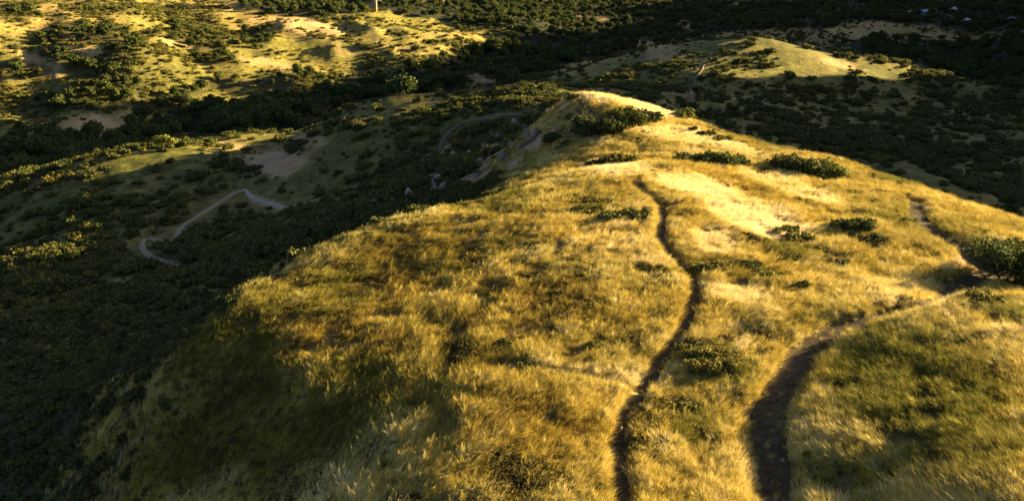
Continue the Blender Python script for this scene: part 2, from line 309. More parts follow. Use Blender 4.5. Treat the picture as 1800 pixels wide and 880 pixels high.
def cover(x, y, z):
    """plant cover and painted shade at ground points: dict of weights 0..1"""
    r = np.hypot(x, y)
    px, py = project(x, y, z)
    n1 = fbm(x / 9, y / 9, 41, 4); n2 = fbm(x / 3.1, y / 3.1, 53, 3)
    front = (y > 6) & (px > -150) & (px < 1950) & (py < 960) & (py > -60)
    sc = np.clip(r / 30, 0, 1)
    jx = px + 30 * n1 * sc + 18 * n2; jy = py + 11 * n1 + 6 * n2
    hill = inside(px + 14 * n2 + (60 * n1 + 230 * (rng.random(len(px)) - 0.5)) * (px < 460) * sstep(590, 700, py) + 20 * (rng.random(len(px)) - 0.5) * (r < 60), py + 7 * n2, HILL) & (r < 122)
    hill = np.where(front, hill, (r < 60) & (z > -24) & (x > -24)).astype(float)
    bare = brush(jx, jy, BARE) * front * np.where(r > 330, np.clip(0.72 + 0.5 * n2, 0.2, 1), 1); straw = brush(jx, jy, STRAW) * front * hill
    green = brush(jx, jy, GREEN_AND_SHADE) * front; rust_and_shade = brush(jx, jy, RUST_AND_SHADE) * front  # green also carries the painted shade of left flank and hollow
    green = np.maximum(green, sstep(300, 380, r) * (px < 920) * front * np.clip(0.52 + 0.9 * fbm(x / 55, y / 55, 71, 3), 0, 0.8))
    brushed = green.copy()
    midz = front * (r > 62) * (1 - sstep(300, 350, r)) * (1 - hill)  # mid slopes: ground colour darkened in place of deeper shadow
    green = np.maximum(green, midz * np.clip(0.72 + 0.4 * n1, 0, 0.95))
    wood = np.zeros(len(x), bool)
    wx, wy = px + 10 * n1, py + 4 * n1
    for p in WOOD: wood |= inside(wx, wy, p)
    wood = np.where(front, wood & (r > 170), (fbm(x / 130, y / 130, 77, 3) > 0.12) & (r > 260)) * (1 - np.clip(bare * 1.6, 0, 1))
    wood = wood * ~((-x * SA + y * CA < 250) & (x < -55) & front)
    clump = np.zeros(len(x))
    for (cx, cy, hw, hh) in TREES_ON_HILL:
        q = ((wx - cx) / hw) ** 2 + ((wy - cy) / hh) ** 2; clump = np.maximum(clump, 1 - sstep(0.5, 1.2, q))
    clump = clump * front * (r > 250)
    nb = fbm(x / 38, y / 38, 61, 4)
    # scrub: dense on the shaded slopes, broken on the sunlit hills
    lit = sstep(300, 380, r) * (px < 920) * front
    scrub = np.where(lit > 0.5, 0.14 + sstep(-0.35, 0.3, nb) * 0.76, np.where(px > 1000, 0.10 + 0.52 * sstep(-0.45, 0.3, nb), 0.12 + 0.72 * sstep(-0.5, 0.25, nb)))
    scrub = np.where((r < 75) & (x < 0), 0.9, scrub); scrub = scrub * (1 - hill) * (1 - np.clip(bare * 1.5, 0, 1)) * (1 - 0.8 * np.clip(brushed * (1 - 0.5 * (lit > 0.5)), 0, 1)) * (1 - brush(jx, jy, OPEN) * front)
    return dict(open=brush(jx, jy, OPEN) * front, mid_shade=midz * 0.5, hill=hill, bare=bare, straw=straw, green=green, rust_and_shade=rust_and_shade, wood=wood.astype(float), clump=clump, scrub=scrub, px=px, py=py, r=r, front=front)

# ------------------------------------------------------------------ materials
def new_mat(name, rough=0.9, spec=0.15):
    m = bpy.data.materials.new(name); m.use_nodes = True
    nt = m.node_tree; b = nt.nodes['Principled BSDF']
    b.inputs['Roughness'].default_value = rough; b.inputs['Specular IOR Level'].default_value = spec
    return m, nt, b

def N(nt, t, **kw):
    n_ = nt.nodes.new(t)
    for k, v in kw.items(): setattr(n_, k, v)
    return n_

def noise(nt, vec, scale, detail=4, rough=0.6):
    n_ = N(nt, 'ShaderNodeTexNoise'); n_.inputs['Scale'].default_value = scale
    n_.inputs['Detail'].default_value = detail; n_.inputs['Roughness'].default_value = rough
    if vec is not None: nt.links.new(vec, n_.inputs['Vector'])
    return n_.outputs['Fac']

def ramp(nt, fac, stops):
    n_ = N(nt, 'ShaderNodeValToRGB'); e = n_.color_ramp.elements
    while len(e) < len(stops): e.new(0.5)
    for el, (p, c) in zip(e, stops):
        el.position = p; el.color = (*c, 1) if hasattr(c, '__len__') else (c, c, c, 1)
    nt.links.new(fac, n_.inputs['Fac']); return n_.outputs['Color']

def mix(nt, fac, a, b, mode='MIX'):
    n_ = N(nt, 'ShaderNodeMix', data_type='RGBA', blend_type=mode)
    for inp, v in ((n_.inputs[0], fac), (n_.inputs[6], a), (n_.inputs[7], b)):
        if hasattr(v, 'is_output'): nt.links.new(v, inp)
        elif hasattr(v, '__len__'): inp.default_value = (*v, 1)
        else: inp.default_value = v
    return n_.outputs[2]

def mathn(nt, op, a, b=None, clamp=False):
    n_ = N(nt, 'ShaderNodeMath', operation=op, use_clamp=clamp)
    for i, v in enumerate((a, b)):
        if v is None: continue
        if hasattr(v, 'is_output'): nt.links.new(v, n_.inputs[i])
        else: n_.inputs[i].default_value = v
    return n_.outputs[0]

def attn(nt, name, kind='GEOMETRY'):
    n_ = N(nt, 'ShaderNodeAttribute', attribute_name=name, attribute_type=kind); return n_.outputs['Fac']

def bump(nt, b, h, dist, strength=1.0):
    n_ = N(nt, 'ShaderNodeBump'); n_.inputs['Distance'].default_value = dist; n_.inputs['Strength'].default_value = strength
    nt.links.new(h, n_.inputs['Height']); nt.links.new(n_.outputs['Normal'], b.inputs['Normal'])

GOLD, PALE, RST, OLIVE = (0.40, 0.27, 0.072), (0.60, 0.45, 0.22), (0.24, 0.125, 0.038), (0.125, 0.125, 0.030)

# terrain
M_ter, nt, b = new_mat('hillside_ground', 0.95, 0.05)
pos = N(nt, 'ShaderNodeNewGeometry').outputs['Position']
big = noise(nt, pos, 0.05, 5); midn = noise(nt, pos, 0.35, 5, 0.65); fine = noise(nt, pos, 2.2, 5, 0.7)
dry = ramp(nt, mathn(nt, 'ADD', mathn(nt, 'MULTIPLY', big, 0.5), mathn(nt, 'MULTIPLY', midn, 0.5)), [(0.30, (0.16, 0.105, 0.035)), (0.47, (0.31, 0.21, 0.060)), (0.62, (0.44, 0.32, 0.10)), (0.8, (0.55, 0.42, 0.19))])
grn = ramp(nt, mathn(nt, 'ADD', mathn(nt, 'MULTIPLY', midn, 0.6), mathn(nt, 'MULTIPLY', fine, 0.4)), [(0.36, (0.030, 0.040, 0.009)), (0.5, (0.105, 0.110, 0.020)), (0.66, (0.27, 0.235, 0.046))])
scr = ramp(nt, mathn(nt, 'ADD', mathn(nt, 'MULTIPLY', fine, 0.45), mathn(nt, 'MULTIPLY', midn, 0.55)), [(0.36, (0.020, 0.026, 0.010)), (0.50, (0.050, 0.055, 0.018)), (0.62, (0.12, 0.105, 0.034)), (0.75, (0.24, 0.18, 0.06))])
brt = ramp(nt, mathn(nt, 'ADD', mathn(nt, 'MULTIPLY', fine, 0.5), mathn(nt, 'MULTIPLY', midn, 0.5)), [(0.3, (0.20, 0.125, 0.055)), (0.52, (0.36, 0.235, 0.12)), (0.8, (0.52, 0.38, 0.21))])
edge = mathn(nt, 'SUBTRACT', fine, 0.5)
def wt(name, g=0.9): return mathn(nt, 'ADD', attn(nt, name), mathn(nt, 'MULTIPLY', mathn(nt, 'MULTIPLY', edge, g), mathn(nt, 'MULTIPLY', attn(nt, name), mathn(nt, 'SUBTRACT', 1.6, attn(nt, name)))), clamp=True)
c = mix(nt, wt('green'), dry, grn)  # green growth, plus shade painted on left flank and hollow
c = mix(nt, mathn(nt, 'MULTIPLY', wt('rust_and_shade'), 0.7), c, (0.20, 0.105, 0.035))
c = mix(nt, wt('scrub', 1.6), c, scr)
c = mix(nt, wt('bare'), c, brt)
c = mix(nt, wt('floor'), c, (0.022, 0.024, 0.012))  # woodland floor, plus shade painted dark on the near left slope
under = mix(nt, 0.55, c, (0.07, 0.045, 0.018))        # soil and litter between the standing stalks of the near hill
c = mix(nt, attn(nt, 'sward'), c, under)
c = mix(nt, mathn(nt, 'MULTIPLY', attn(nt, 'straw'), 0.75), c, (0.60, 0.46, 0.22))
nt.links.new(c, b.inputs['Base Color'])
bump(nt, b, mathn(nt, 'ADD', fine, mathn(nt, 'MULTIPLY', midn, 1.5)), 0.5, 0.8)

def dirt(name, c0, c1, sc_=1.5):
    m, nt, b = new_mat(name, 0.95, 0.05)
    p = N(nt, 'ShaderNodeNewGeometry').outputs['Position']
    f = noise(nt, p, sc_, 6, 0.7); nt.links.new(ramp(nt, f, [(0.3, c0), (0.7, c1)]), b.inputs['Base Color'])
    bump(nt, b, noise(nt, p, sc_ * 5, 4, 0.7), 0.06); return m
MT = {'chalk': dirt('chalky_trail', (0.19, 0.165, 0.125), (0.34, 0.30, 0.235)), 'dull_dirt': dirt('dull_trail_dirt', (0.09, 0.068, 0.04), (0.19, 0.145, 0.085)),
      'dirt_dark': dirt('trodden_dark_dirt', (0.020, 0.016, 0.008), (0.115, 0.085, 0.042), 2.6),
      'straw_path': dirt('trodden_straw', (0.36, 0.26, 0.10), (0.56, 0.43, 0.20)),
      'pale_dirt': dirt('pale_trail_dirt', (0.15, 0.115, 0.07), (0.29, 0.225, 0.145))}

def foliage_mat(name, dark, lightc, yellow, spread=0.3):
    m, nt, b = new_mat(name, 0.85, 0.06)
    g = N(nt, 'ShaderNodeNewGeometry'); oi = N(nt, 'ShaderNodeObjectInfo')
    f = noise(nt, g.outputs['Position'], 1.3, 3)
    isl = g.outputs['Random Per Island']
    c = mix(nt, mathn(nt, 'ADD', mathn(nt, 'MULTIPLY', isl, 0.6), mathn(nt, 'MULTIPLY', f, 0.4)), dark, lightc)
    c = mix(nt, mathn(nt, 'MULTIPLY', oi.outputs['Random'], spread), c, yellow)
    nt.links.new(c, b.inputs['Base Color'])
    tr = N(nt, 'ShaderNodeBsdfTranslucent'); nt.links.new(c, tr.inputs['Color'])
    mx = N(nt, 'ShaderNodeMixShader'); mx.inputs[0].default_value = 0.22
    nt.links.new(b.outputs[0], mx.inputs[1]); nt.links.new(tr.outputs[0], mx.inputs[2])
    nt.links.new(mx.outputs[0], nt.nodes['Material Output'].inputs['Surface'])
    return m
M_oak = foliage_mat('oak_leaves', (0.022, 0.032, 0.010), (0.060, 0.075, 0.018), (0.10, 0.10, 0.022))
M_shr = foliage_mat('shrub_leaves', (0.026, 0.036, 0.011), (0.072, 0.082, 0.020), (0.13, 0.11, 0.030), 0.4)
M_sage = foliage_mat('sage_leaves', (0.046, 0.050, 0.012), (0.145, 0.140, 0.026), (0.17, 0.130, 0.03), 0.5)
M_lime = foliage_mat('bright_leaves', (0.07, 0.085, 0.015), (0.16, 0.16, 0.03), (0.2, 0.18, 0.04), 0.3)
M_bark, nt, b = new_mat('bark', 0.95, 0.05)
p = N(nt, 'ShaderNodeNewGeometry').outputs['Position']; f = noise(nt, p, 6, 5)
nt.links.new(ramp(nt, f, [(0.3, (0.05, 0.038, 0.026)), (0.7, (0.15, 0.11, 0.075))]), b.inputs['Base Color']); bump(nt, b, f, 0.05)
M_rock, nt, b = new_mat('pale_rock', 0.9, 0.1)
p = N(nt, 'ShaderNodeNewGeometry').outputs['Position']; f = noise(nt, p, 1.6, 7, 0.7)
nt.links.new(ramp(nt, f, [(0.3, (0.09, 0.072, 0.048)), (0.5, (0.23, 0.185, 0.13)), (0.72, (0.38, 0.32, 0.24))]), b.inputs['Base Color']); bump(nt, b, f, 0.15)
def plain(name, c, rough=0.8, vary=0.25):
    m, nt, b = new_mat(name, rough, 0.2)
    p = N(nt, 'ShaderNodeNewGeometry').outputs['Position']; f = noise(nt, p, 3.0, 5)
    nt.links.new(ramp(nt, f, [(0.3, tuple(v * (1 - vary) for v in c)), (0.7, tuple(min(v * (1 + vary), 1) for v in c))]), b.inputs['Base Color']); return m
# grass: colour by tuft
M_gra, nt, b = new_mat('dry_grass', 0.9, 0.04)
tone = attn(nt, 'tone', 'INSTANCER'); gr_ = attn(nt, 'greenness', 'INSTANCER')
isl = N(nt, 'ShaderNodeNewGeometry').outputs['Random Per Island']
t2 = mathn(nt, 'ADD', tone, mathn(nt, 'MULTIPLY', mathn(nt, 'SUBTRACT', isl, 0.5), 0.3), clamp=True)
c = ramp(nt, t2, [(0.0, (0.12, 0.066, 0.014)), (0.28, (0.26, 0.18, 0.034)), (0.55, (0.50, 0.375, 0.064)), (0.78, (0.67, 0.535, 0.165)), (1.0, (0.84, 0.70, 0.42))])
c = mix(nt, gr_, c, ramp(nt, t2, [(0.1, (0.034, 0.042, 0.007)), (0.5, (0.110, 0.112, 0.013)), (0.9, (0.25, 0.225, 0.035))]))
nt.links.new(c, b.inputs['Base Color'])
tr = N(nt, 'ShaderNodeBsdfTranslucent'); nt.links.new(c, tr.inputs['Color'])
mx = N(nt, 'ShaderNodeMixShader'); mx.inputs[0].default_value = 0.25
nt.links.new(b.outputs[0], mx.inputs[1]); nt.links.new(tr.outputs[0], mx.inputs[2]); nt.links.new(mx.outputs[0], nt.nodes['Material Output'].inputs['Surface'])

# ------------------------------------------------------------------ terrain sheet and trails
ii = np.arange(NRr - 1)[:, None]; jj = np.arange(NT)[None]; j1 = (jj + 1) % NT
F = np.stack(np.broadcast_arrays(ii*NT + jj, ii*NT + j1, (ii+1)*NT + j1, (ii+1)*NT + jj), -1).reshape(-1, 4)
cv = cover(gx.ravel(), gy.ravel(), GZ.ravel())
td = trail_dist(gx.ravel(), gy.ravel(), ['footpath', 'dirt_track', 'side_trail', 'faint_trail'])
# the near paths are worn a little into the ground
GZ = GZ - (0.16 * (1 - sstep(0.8, 1.5, td))).reshape(GZ.shape)
ter = mesh_from('terrain', np.stack([gx, gy, GZ], -1).reshape(-1, 3), F, [M_ter], True)
for k in ('bare', 'green', 'rust_and_shade', 'scrub', 'straw'): attr(ter, k, cv[k] if k != 'scrub' else np.maximum(cv[k], cv['mid_shade'] * (1 - cv['bare'])))  # scrub also takes the mid slope shade; green holds painted shade too
attr(ter, 'floor', np.clip(cv['wood'] + cv['clump'] * 0.7 + 0.7 * (cv['r'] < 80) * (gx.ravel() < 0) * (1 - cv['hill']), 0, 1)); attr(ter, 'sward', cv['hill'] * (1 - cv['bare']) * (1 - 0.6 * sstep(60, 110, cv['r'])))  # floor also blackens the near left slope, standing in for its shade
tag(obj('hill_terrain', ter), kind='structure')

def strip(name, L, hw, mat, lift):
    T = np.gradient(L, axis=0); T /= np.linalg.norm(T, axis=1)[:, None] + 1e-9; Nn = np.stack([-T[:, 1], T[:, 0]], 1)
    V = []; prof = [(-1.0, -0.5), (-0.72, 0.6), (-0.3, 0.9), (0.0, 1.2), (0.3, 0.9), (0.72, 0.6), (1.0, -0.5)]
    k = np.arange(len(L)); wob = 1 + (0.22 if lift < 0.05 else 0.55) * fbm(k * 0.21, k * 0.0 + hw * 10, 5, 3)
    for u, h in prof:
        e = wob + (0.12 * fbm(k * 0.9, k * 0 + u * 9, 8, 2) if abs(u) == 1 else 0)
        q = L + Nn * (u * hw * e)[:, None]; V.append(np.concatenate([q, (ground(q[:, 0], q[:, 1]) + lift * h)[:, None]], 1))
    V = np.stack(V, 1); m = len(prof); nL = len(L)
    i = np.arange(nL - 1)[:, None] * m + np.arange(m - 1)[None]
    F = np.stack([i, i + 1, i + m + 1, i + m], -1).reshape(-1, 4)
    return tag(obj(name, mesh_from(name, V.reshape(-1, 3), F, [mat], True)), kind='structure')
for nm, (hw, mk, ps, y0) in TRAILS.items():
    strip(nm, LINES[nm], hw, MT[mk], 0.035 if y0 < 60 else (0.07 if y0 < 100 else 0.16))

# ------------------------------------------------------------------ plant shapes
def ico(sub=1):
    import bmesh
    bm = bmesh.new(); bmesh.ops.create_icosphere(bm, subdivisions=sub, radius=1.0)
    V = np.array([v.co[:] for v in bm.verts]); F = np.array([[v.index for v in f.verts] for f in bm.faces]); bm.free(); return V, F
ICO1, ICO2 = ico(1), ico(2)

def leafy(seed, lobes, n_leaf, size, core=0.58, up=0.25):
    """foliage: leaf sized quads through the outer shell of several lobes, round a lumpy inner mass"""
    g = np.random.default_rng(seed); Vs, Qs, Ts, off = [], [], [], 0
    lob = np.array(lobes, float)           # cx cy cz rx ry rz
    vol = (lob[:, 3] * lob[:, 4] + lob[:, 4] * lob[:, 5] + lob[:, 3] * lob[:, 5]); vol /= vol.sum()
    for L, vf in zip(lob, vol):
        V, Fq = ICO2
        q = V * (core * (1 + 0.16 * g.standard_normal((len(V), 1)).clip(-1.5, 1.5))) * L[3:] + L[:3]
        q[:, 2] = np.maximum(q[:, 2], 0.02)
        Vs.append(q); Ts.append(Fq + off); off += len(q)
        k = max(6, int(n_leaf * vf))
        d = g.standard_normal((k, 3)); d[:, 2] += up; d /= np.linalg.norm(d, axis=1)[:, None]
        rr = 0.72 + 0.36 * g.random((k, 1)) ** 0.8
        ph = g.random(3) * 6.283; rr = rr + 0.24 * (np.sin(4.2 * d[:, :1] + ph[0]) * np.sin(4.2 * d[:, 1:2] + ph[1]) + 0.7 * np.sin(8 * d[:, 2:] + ph[2]) * np.sin(7 * d[:, :1] + ph[1]))
        c = d * rr * L[3:] + L[:3]; c[:, 2] = np.maximum(c[:, 2], 0.05)
        nrm = d * 0.8 + 0.9 * g.standard_normal((k, 3)); nrm /= np.linalg.norm(nrm, axis=1)[:, None]
        a = np.cross(nrm, g.standard_normal((k, 3))); a /= np.linalg.norm(a, axis=1)[:, None]; bb = np.cross(nrm, a)
        s = size * (0.55 + 0.9 * g.random((k, 1)))
        quad = np.stack([c - a * s * 0.5, c + bb * s * 0.36, c + a * s * 0.62, c - bb * s * 0.36], 1)
        Vs.append(quad.reshape(-1, 3)); Qs.append(np.arange(4 * k).reshape(k, 4) + off); off += 4 * k
    return np.concatenate(Vs), [np.concatenate(Ts), np.concatenate(Qs)]

def tube(P, rad, seg=6):
    P = np.asarray(P, float); V = []; T = np.gradient(P, axis=0); T /= np.linalg.norm(T, axis=1)[:, None]
    for p, t, r_ in zip(P, T, rad):
        a = np.cross(t, (0.3, 1, 0.1)); a /= np.linalg.norm(a); b_ = np.cross(t, a)
        for k in range(seg):
            w_ = 2 * math.pi * k / seg; V.append(p + (a * math.cos(w_) + b_ * math.sin(w_)) * r_)
    m = len(P); F = [[i*seg+k, i*seg+(k+1) % seg, (i+1)*seg+(k+1) % seg, (i+1)*seg+k] for i in range(m-1) for k in range(seg)]
    return np.array(V), np.array(F)

def join(parts):
    Vs, Fs, off = [], {}, 0
    for V, F in parts:
        for f in (F if isinstance(F, list) else [F]):
            Fs.setdefault(f.shape[1], []).append(f + off)
        Vs.append(V); off += len(V)
    return np.concatenate(Vs), [np.concatenate(v) for v in Fs.values()]

def trunk_mesh(seed, h, r0, spread):
    g = np.random.default_rng(seed)
    base = [(0, 0, -0.4), (0.03, 0.02, h * 0.3), (0.1 * spread, -0.05 * spread, h * 0.62), (0.05, 0.02, h)]
    parts = [tube(base, [r0 * 1.25, r0, r0 * 0.7, r0 * 0.3])]
    for k in range(4):
        a = k * 1.7 + g.random(); z0 = h * (0.3 + 0.1 * k)
        P = [(0.03, 0.02, z0), (math.cos(a) * spread * 0.4, math.sin(a) * spread * 0.4, z0 + h * 0.25), (math.cos(a) * spread, math.sin(a) * spread, z0 + h * 0.42)]
        parts.append(tube(P, [r0 * 0.55, r0 * 0.35, r0 * 0.12], 5))
    V, F = join(parts); return mesh_from('trunk', V, F, [M_bark], True)

def oak_lobes(seed, w_, h):
    g = np.random.default_rng(seed); L = [(0, 0, h * 0.58, w_ * 0.36, w_ * 0.36, h * 0.34)]
    for k in range(7):
        a = k * 2 * math.pi / 7 + g.random() * 0.8; d = w_ * (0.20 + 0.14 * g.random()); s = w_ * (0.15 + 0.10 * g.random())
        L.append((math.cos(a) * d, math.sin(a) * d, h * (0.36 + 0.34 * g.random()), s, s, s * 0.85))
    L.append((w_ * 0.08 * g.standard_normal(), w_ * 0.08, h * 0.80, w_ * 0.2, w_ * 0.2, h * 0.18)); return L

def shrub_lobes(seed, w_, d_, h, k=6):
    g = np.random.default_rng(seed); L = [(0, 0, h * 0.36, w_ * 0.34, d_ * 0.34, h * 0.42)]
    for i in range(k):
        a = i * 2 * math.pi / k + g.random(); q = 0.30 + 0.1 * g.random(); s = 0.16 + 0.10 * g.random()
        L.append((math.cos(a) * w_ * q, math.sin(a) * d_ * q, h * (0.22 + 0.42 * g.random()), w_ * s, d_ * s, h * (0.22 + 0.16 * g.random())))
    return L

#PART2

# ------------------------------------------------------------------ shrubs of the near hill, one by one
def stems(seed, w_, h):
    g = np.random.default_rng(seed); parts = []
    for k in range(5):
        a = k * 1.26 + g.random(); d = w_ * 0.28
        parts.append(tube([(0.02 * k, 0, -0.3), (math.cos(a) * d * 0.45, math.sin(a) * d * 0.45, h * 0.3), (math.cos(a) * d, math.sin(a) * d, h * 0.68)], [0.05 + 0.012 * h, 0.035 + 0.008 * h, 0.012], 5))
    V, F = join(parts); return mesh_from('stems', V, F, [M_bark], True)

CLEAR = []
def near_shrub(i, px, py, wpx, hpx, label, mat, group=None, y0=12.0, depth=0.85, name='shrub', cat='shrub', sink=0.1):
    x, y, z = ground_hit(px, py, y0)
    dist = math.sqrt(x * x + y * y + z * z); w_ = wpx * dist / FPX * 1.05; h = max(0.5, hpx * dist / FPX * 0.70 + 0.12)
    CLEAR.append((x, y + w_ * depth * 0.3, w_ * 0.42))
    t = empty(name, (x, y + w_ * depth * 0.3, float(ground(x, y + w_ * depth * 0.3)) - sink), random.random() * 0.5)
    tag(t, label, cat, group)
    leaf = max(0.09, min(0.32, dist * 0.0031))
    nl = int(min(8000, 4.0 * (w_ * h * 2 + w_ * w_ * 0.8) / (leaf * leaf)))
    V, F = leafy(100 + i, shrub_lobes(300 + i, w_, w_ * depth, h, 7), nl, leaf)
    obj('foliage', mesh_from('foliage', V, F, [mat]), t); obj('stems', stems(i, w_, h), t)
    return (x, y, w_)
D, S, G, L_ = M_shr, M_sage, M_oak, M_lime
NEAR = [
 (1036,240,58,44,'dark rounded bush in shade at the left end of the thicket below the summit',G,80),
 (1074,238,56,42,'tall bush with sunlit leaves second from the left in the summit thicket',G,80),
 (1108,226,58,40,'broad bush in the middle of the thicket just below the summit',D,80),
 (1140,216,44,30,'smaller olive bush at the right end of the thicket below the summit',D,80),
 (1092,206,44,20,'low olive bush on the uphill edge of the summit thicket',S,84),
 (972,252,34,30,'lone dark bush on the shaded brown slope left of the summit thicket',G,76),
 (1200,212,36,30,'lone bright green bush on the right skyline of the summit ridge',L_,84),
 (1218,232,15,13,'small round dark bush beside the bright green skyline bush',D,74),
 (1243,240,32,12,'long low bush on the right skyline just below the small round one',D,74),
 (1272,248,34,12,'flat bush midway down the right skyline of the summit ridge',S,74),
 (1300,254,24,9,'tiny flat bush on the skyline above the dark thicket',D,74),
 (1052,294,38,20,'shaded dark bush at the left end of the crest hedge',G,56),
 (1078,291,38,24,'dark bush in the middle of the crest hedge left of the footpath end',D,56),
 (1106,288,38,27,'yellow green sunlit bush at the right end of the crest hedge',S,56),
 (1206,286,40,22,'low left bush of the dark thicket in the middle of the crest',D,56),
 (1238,291,48,31,'second bush from the left of the dark thicket on the crest',G,56),
 (1272,295,54,38,'largest bush of the dark thicket in the middle of the crest',G,56),
 (1302,294,36,28,'right end bush of the dark thicket in the middle of the crest',D,56),
 (1346,303,30,13,'low flat bush in the gap between the two crest thickets',D,56),
 (1374,294,36,32,'pale green left bush of the thicket on the right shoulder',S,56),
 (1402,306,54,44,'dense bush second from the left in the right shoulder thicket',D,56),
 (1440,316,58,50,'largest dark green bush of the thicket on the right shoulder',G,56),
 (1474,318,42,38,'bright green bush at the right end of the shoulder thicket',L_,56),
 (1504,412,62,34,'solitary dark green bush in open grass on the right slope',G,30),
 (1550,428,44,16,'low dark bush trailing right of the solitary bush',D,30),
 (1466,404,40,13,'low brown green bush trailing left of the solitary bush',S,30),
 (1848,508,170,92,'big dark bush at the bend of the dirt track',G,37),
 (1038,378,52,22,'low dark heath bush left of the footpath, nearest the drop',S,40),
 (1076,390,44,24,'low dark heath bush in the middle of the patch left of the footpath',D,40),
 (1122,388,52,28,'low olive heath bush touching the left side of the footpath',D,40),
 (1060,360,36,12,'flat thin heath bush at the back of the patch left of the footpath',S,40),
 (1008,350,30,13,'small dark heath bush on the rim of the left drop',D,40),
 (1384,410,44,15,'grey green low bush at the top of the patch on the right slope',S,36),
 (1408,428,56,17,'dark low bush in the middle of the patch on the right slope',S,36),
 (1440,446,46,14,'brown low bush at the lower end of the patch on the right slope',S,36),
 (1312,474,56,18,'dark low bush in the row right of the footpath, middle one',D,30),
 (1350,490,54,17,'dark low bush in the row right of the footpath, right one',S,30),
 (1244,478,58,20,'low green bush beside the footpath at the left of the row',S,30),
 (1388,462,40,13,'small grey green bush above the row right of the footpath',S,30),
 (1474,472,40,13,'small dark bush alone in bright grass right of the row',D,30),
 (1412,508,30,9,'tiny flat dark bush in bright grass below the row',D,30),
 (1262,660,92,40,'green weedy bush right of the footpath where it fades',S,22),
 (1216,628,50,24,'brown weedy bush touching the footpath where it fades',S,22),
 (1205,735,66,26,'olive weedy bush right of the footpath fork',S,20),
 (888,614,42,20,'small dark tussock bush in the golden grass left of centre',D,22),
 (1045,616,34,20,'small dark tussock bush above the faint side trail',S,22),
 (1745,545,76,24,'green bush on top of the mound beside the dirt track bend',S,24),
 (1600,395,24,9,'tiny dark bush at the upper end of the side trail',D,36),
 (920,655,40,13,'dark low bush at the end of the faint side trail',D,22),
]
for i, (px, py, wp, hp, lab, mat, y0) in enumerate(NEAR):
    near_shrub(i, px, py, wp, hp, lab, mat, None, y0, depth=0.85 if hp > 20 else 0.6)
# small sunlit tree on the green knoll
x, y, z = ground_hit(290, 262, 120)
t = tag(empty('small_tree', (x, y, float(ground(x, y)) - 0.2)), 'small yellow green tree alone on top of the green knoll', 'tree')
V, F = leafy(900, [(-1.6, 0, 2.2, 1.2, 1.2, 0.9), (0, 0.3, 2.6, 1.3, 1.2, 1.0), (1.5, 0, 2.4, 1.3, 1.1, 0.8), (2.6, 0.2, 2.1, 0.8, 0.8, 0.6)], 420, 0.5)
obj('crown', mesh_from('crown', V, F, [M_lime]), t); obj('trunk', trunk_mesh(901, 2.2, 0.16, 1.6), t)

# ------------------------------------------------------------------ woods and scrub of the far slopes
def blocked(x, y, z):
    """True where the ground hides the point from the camera"""
    b_ = np.zeros(len(x), bool)
    for f_ in np.concatenate([np.linspace(0.06, 0.5, 34), np.linspace(0.5, 0.985, 46)]):
        b_ |= ground(x * f_, y * f_) > z * f_
    return b_

def scatter(n_, r0, r1, th0, th1, power):
    u = rng.random(n_); e = 2 - power
    r = (r0 ** e + u * (r1 ** e - r0 ** e)) ** (1 / e); th = th0 + rng.random(n_) * (th1 - th0)
    return r * np.sin(th), r * np.cos(th)

def thin(x, y, rad):
    """keep points at least rad apart (grid darts)"""
    cell = {}; keep = []
    for i in range(len(x)):
        k = (int(x[i] // rad[i]), int(y[i] // rad[i]), int(math.log2(rad[i]) * 2))
        if k in cell: continue
        cell[k] = i; keep.append(i)
    return np.array(keep, int)

tx, ty = scatter(34000, 175, 1500, -R(43), R(43), 1.0)
tz = ground(tx, ty); c = cover(tx, ty, tz)
pick = ((c['wood'] > 0.5) | ((c['clump'] > 0.15) & (rng.random(len(tx)) < c['clump'] * 0.85))) & (c['hill'] < 0.5) & ~((-tx * SA + ty * CA < 250) & (tx < -55))
tx, ty, tz = tx[pick], ty[pick], tz[pick]; tclump = c['clump'][pick] > 0.3
k = thin(tx, ty, np.where(np.hypot(tx, ty) < 600, 5.6, 8.0)); tx, ty, tz, tclump = tx[k], ty[k], tz[k], tclump[k]
tsc = (0.45 + 0.85 * rng.random(len(tx)) ** 1.6) * np.where(tclump, 0.72, 0.95)
tr_ = rng.random(len(tx)) * 6.283
tpx, tpy = project(tx, ty, tz + 3)
inview = (tpx > -10) & (tpx < 1810) & (tpy > -12) & ~blocked(tx, ty, tz + 5.0)
big_ = np.where(inview, tsc / np.hypot(tx, ty), 0)
order = np.argsort(-big_); first = order[:290]; rest = order[290:]

CROWNS, TRUNKS = [], []
for s in range(6):
    w_, h = [(8.5, 6.2), (7.2, 6.6), (9.6, 6.4), (7.8, 5.4), (6.4, 7.4), (10.2, 7.0)][s]
    V, F = leafy(500 + s, oak_lobes(520 + s, w_, h), 620, 0.85); CROWNS.append(mesh_from('crown', V, F, [M_oak]))
    TRUNKS.append(trunk_mesh(540 + s, h * 0.62, 0.30, w_ * 0.22))
def part_of(z, px, py, chosen):
    """which part of its wood or slope each chosen plant stands in"""
    w_ = {}
    for q in set(z[chosen]):
        m_ = chosen[z[chosen] == q]
        if len(m_) < 5: w_.update({i: 'midst' for i in m_}); continue
        k_ = 5 if len(m_) > 45 else 3
        ex = np.quantile(px[m_], np.linspace(0, 1, k_ + 1)[1:-1]); ey = np.median(py[m_])
        nm_ = {3: ['left', 'middle', 'right'], 5: ['far left', 'left', 'middle', 'right', 'far right']}[k_]
        for i in m_: w_[i] = ('upper ' if py[i] < ey else 'lower ') + nm_[int(np.searchsorted(ex, px[i]))]
    return w_
